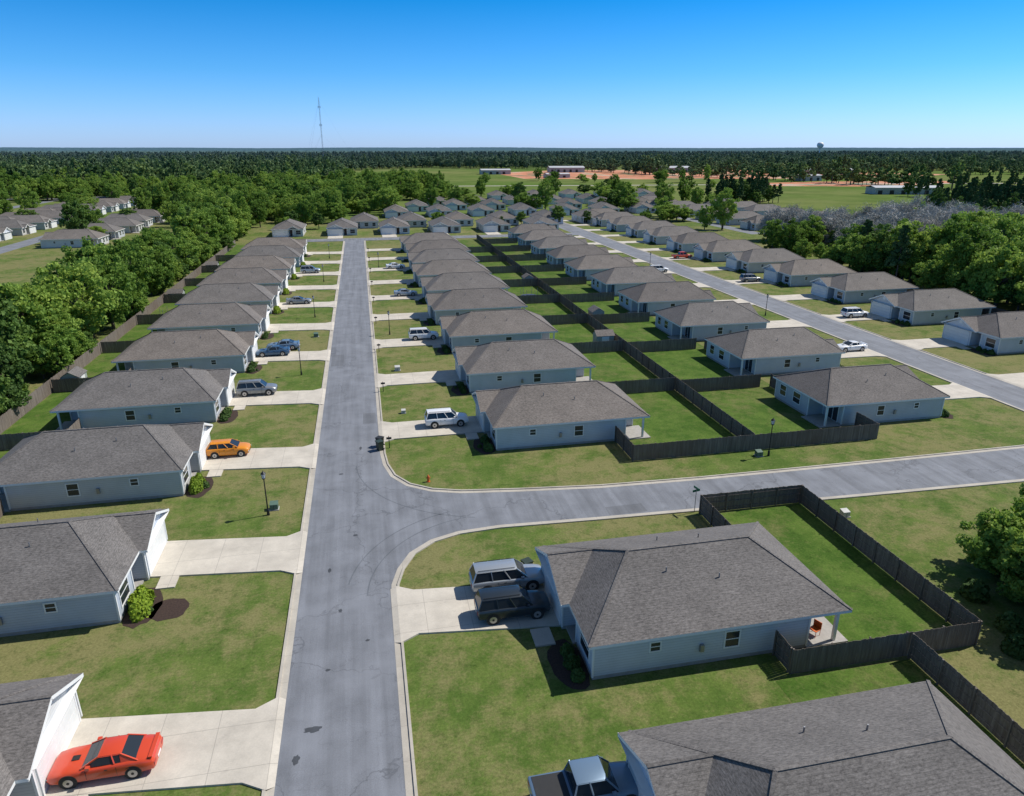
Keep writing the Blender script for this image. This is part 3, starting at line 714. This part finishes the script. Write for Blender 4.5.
def proto_collection(name,meshes):
    c=bpy.data.collections.new(name)
    for i,me in enumerate(meshes):
        o=bpy.data.objects.new(name+'_tree',me); c.objects.link(o)
    return c
def scatter(name,pts,coll,smin,smax):
    me=bpy.data.meshes.new(name); me.from_pydata([(x,y,0) for x,y in pts],[],[]); o=obj(name,me)
    ng=bpy.data.node_groups.new(name,'GeometryNodeTree')
    ng.interface.new_socket('Geometry',in_out='INPUT',socket_type='NodeSocketGeometry'); ng.interface.new_socket('Geometry',in_out='OUTPUT',socket_type='NodeSocketGeometry')
    a=ng.nodes.new('NodeGroupInput'); z=ng.nodes.new('NodeGroupOutput'); ip=ng.nodes.new('GeometryNodeInstanceOnPoints'); ci=ng.nodes.new('GeometryNodeCollectionInfo')
    ci.inputs['Collection'].default_value=coll; ci.inputs['Separate Children'].default_value=True; ci.inputs['Reset Children'].default_value=True
    r=ng.nodes.new('FunctionNodeRandomValue'); r.data_type='FLOAT_VECTOR'; r.inputs[0].default_value=(0,0,0); r.inputs[1].default_value=(0,0,6.28)
    s=ng.nodes.new('FunctionNodeRandomValue'); s.data_type='FLOAT_VECTOR'; s.inputs[0].default_value=(smin,smin,smin*.9); s.inputs[1].default_value=(smax,smax,smax); s.inputs['Seed'].default_value=3
    L(ng,a.outputs[0],ip.inputs['Points']); L(ng,ci.outputs[0],ip.inputs['Instance']); ip.inputs['Pick Instance'].default_value=True
    L(ng,r.outputs[0],ip.inputs['Rotation']); L(ng,s.outputs[0],ip.inputs['Scale']); L(ng,ip.outputs[0],z.inputs[0])
    md=o.modifiers.new('scatter','NODES'); md.node_group=ng
    return o
cm=proto_collection('grove_species',oaks+[darks[0]]); cp=proto_collection('pine_species',pines+[darks[1]])
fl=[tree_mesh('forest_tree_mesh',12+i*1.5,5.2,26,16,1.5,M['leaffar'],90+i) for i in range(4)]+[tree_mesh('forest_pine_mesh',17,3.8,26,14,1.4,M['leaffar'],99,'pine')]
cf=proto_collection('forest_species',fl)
rp=np.random.RandomState(5)
pts=[]
for x0,x1,y0,y1,n in [(-75,-6,300,430,170),(-6,18,345,430,40),(-62,-38,268,310,26),(-85,-60,340,480,50),(-200,-60,480,540,150),(-270,-250,200,480,50),(-420,-200,500,700,600),(-160,-152,180,480,14),(-134,-128,180,480,14),(-92,-86,240,470,14),(-200,-190,250,500,14),(0,30,420,470,14),(-60,60,440,640,340),(60,200,462,480,14),(30,190,351,355,12),(30,190,385,390,12),(132,142,250,420,10),(230,330,520,640,8),(100,300,560,700,10)]:
    pts+=[(rp.uniform(x0,x1),rp.uniform(y0,y1)) for _ in range(n)]
scatter('tree_grove',pts,cm,.45,1.15)
pts=[(rp.uniform(200,240),rp.uniform(372,400)) for _ in range(50)]
while len(pts)<420:
    x,y=rp.uniform(225,420),rp.uniform(215,330)
    if x>.84*y+20: pts.append((x,y))
pts+=[(rp.uniform(340,470),rp.uniform(402,418)) for _ in range(18)]+[(rp.uniform(420,560),rp.uniform(470,500)) for _ in range(16)]
scatter('pine_grove',pts,cp,.6,1.0)
pts=[]
while len(pts)<36000:
    y=math.sqrt(rp.uniform(480**2,2300**2)); x=rp.uniform(-.95,1.35)*y
    left=x<-.02*y
    if left:
        if y<540 : continue
        if math.sin(x*.011+1.3)*math.sin(y*.007+x*.003)>.86: continue
    else:
        lim=1040+120*math.sin(x*.006)+60*math.sin(x*.021)
        if y<lim:
            if not (math.sin(x*.013+y*.004)>.975 or (math.sin(y*.017+x*.002)>.975 and y>640 and x>400)): continue
    pts.append((x,y))
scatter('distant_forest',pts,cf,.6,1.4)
na,nr=520,150
rad=np.geomspace(2200,26000,nr); ang=np.linspace(math.radians(-50),math.radians(62),na)
A_,R_=np.meshgrid(ang,rad); X=np.sin(A_)*R_; Y=np.cos(A_)*R_
Z=11+rp.uniform(-4,6,X.shape)+20*np.clip((R_-4000)/14000,0,1)*(.6+.6*np.sin(A_*5+R_*.0004)+.35*np.sin(A_*13)+.2*np.sin(A_*31+2))
Z[0]=0
V=np.stack([X,Y,Z],-1).reshape(-1,3)
idx=np.arange(nr*na).reshape(nr,na); F=np.stack([idx[:-1,:-1],idx[:-1,1:],idx[1:,1:],idx[1:,:-1]],-1).reshape(-1,4)
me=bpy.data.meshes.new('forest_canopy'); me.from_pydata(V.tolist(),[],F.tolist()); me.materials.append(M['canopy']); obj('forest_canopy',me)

# ------------------------------------------------------------ far features
sheet('red_clay_ground',[(170,740),(300,700),(560,680),(700,760),(640,920),(480,1000),(280,1020),(170,920)],-.01,M['dirt'])
sheet('red_clay_ground',[(320,560),(420,530),(540,570),(560,610),(430,620),(330,600)],-.01,M['dirt'])
def bigbox(name,x,y,l,w,h,rz=0):
    g=MB(); mt=M['metalroof']
    g.box(-l/2,l/2,-w/2,w/2,0,h,mt)
    for s in (-1,1): g.poly([(-l/2-.4,s*(w/2+.5),h-.05),(l/2+.4,s*(w/2+.5),h-.05),(l/2+.4,0,h+w*.08),(-l/2-.4,0,h+w*.08)],M['paleroof'])
    for i in range(int(l/8)): g.box(-l/2+2+i*8,-l/2+5+i*8,-w/2-.05,-w/2,0,h*.6,M['dark'])
    obj(name,g.mesh(name),(x,y,0),rz)
bigbox('warehouse',372,440,46,14,4.5,-.2); bigbox('warehouse',270,935,46,22,6,-.1); bigbox('warehouse',400,900,50,24,6,-.1); bigbox('warehouse',560,800,60,24,5,-.2); bigbox('warehouse',165,880,36,16,5); bigbox('warehouse',210,760,26,12,4,.1); bigbox('warehouse',430,640,24,12,5,.1)
g=MB(); hT=102; mt=M['metal']
for k in range(3):
    t=2*PI*k/3; g.beam((.9*math.cos(t),.9*math.sin(t),0),(.9*math.cos(t),.9*math.sin(t),hT),.15,.15,mt)
for z in range(0,hT,4):
    for k in range(3):
        t=2*PI*k/3;u=2*PI*(k+1)/3; g.beam((.9*math.cos(t),.9*math.sin(t),z),(.9*math.cos(u),.9*math.sin(u),z+4),.09,.09,mt)
for z in (62,88):
    for k in range(3):
        t=2*PI*k/3+.5; g.beam((1.8*math.cos(t),1.8*math.sin(t),z),(1.8*math.cos(t),1.8*math.sin(t),z+3),.3,.3,mt,6)
for k in range(3):
    t=2*PI*k/3
    for z in (50,98): g.beam((0,0,z),(55*math.cos(t),55*math.sin(t),0),.04,.04,mt)
obj('lattice_mast',g.mesh('lattice_mast'),(-50,1200,0))
g=MB(); 
prof=[(1.6,0),(1.4,24),(2.5,29),(7.5,33),(9,37),(8.5,41),(5.5,44),(1,45)]
rings=[[(r*math.cos(2*PI*k/20),r*math.sin(2*PI*k/20),z) for k in range(20)] for r,z in prof]; g.loft(rings,M['trim']); obj('water_tower',g.mesh('water_tower',1,50),(1230,1800,0))

# ------------------------------------------------------------ light, sky, camera
el=math.radians(50); az=math.radians(80)
sdir=Vector((math.sin(az)*math.cos(el),math.cos(az)*math.cos(el),math.sin(el)))
sun=bpy.data.lights.new('sun','SUN'); sun.energy=5.0; sun.angle=math.radians(.5); sun.color=(1,.955,.89)
so=bpy.data.objects.new('sun',sun); so.rotation_euler=sdir.to_track_quat('Z','Y').to_euler(); col.objects.link(so)
w=bpy.data.worlds.new('World'); scene.world=w; w.use_nodes=True; nt=w.node_tree
sk=nt.nodes.new('ShaderNodeTexSky'); sk.sky_type='NISHITA'; sk.sun_disc=False; sk.sun_elevation=el; sk.sun_rotation=az
sk.air_density=1.0; sk.dust_density=.3; sk.ozone_density=2.0
tc=nt.nodes.new('ShaderNodeTexCoord'); sp=nt.nodes.new('ShaderNodeSeparateXYZ'); nt.links.new(tc.outputs['Generated'],sp.inputs[0])
K=3.0
stops=[(0,(.86,1.28,2.55)),(.03,(.72,1.20,2.35)),(.09,(.36,1.02,1.9)),(.18,(.04,.80,1.58)),(.32,(.22,.82,1.4)),(.6,(1.0,.98,.98))]
rc=ramp(nt,sp.outputs[2],[(p_,tuple(c_/K for c_ in cc)) for p_,cc in stops])
mu=N(nt,'ShaderNodeVectorMath',operation='MULTIPLY'); nt.links.new(sk.outputs[0],mu.inputs[0]); nt.links.new(rc,mu.inputs[1])
s2=N(nt,'ShaderNodeVectorMath',operation='SCALE'); s2.inputs['Scale'].default_value=K; nt.links.new(mu.outputs[0],s2.inputs[0])
nt.links.new(s2.outputs[0],nt.nodes['Background'].inputs[0]); nt.nodes['Background'].inputs[1].default_value=.085
cam=bpy.data.cameras.new('camera'); cam.lens=36*700/1024; cam.sensor_width=36; cam.clip_end=80000; cam.clip_start=.1
p=math.atan(250/700); yaw=math.atan(155*math.cos(p)/700)
co=bpy.data.objects.new('camera',cam); co.location=(2.71,0,30); co.rotation_euler=(math.pi/2-p,0,-yaw); col.objects.link(co); scene.camera=co
scene.view_settings.view_transform='Standard'; scene.view_settings.look='None'; scene.view_settings.exposure=0
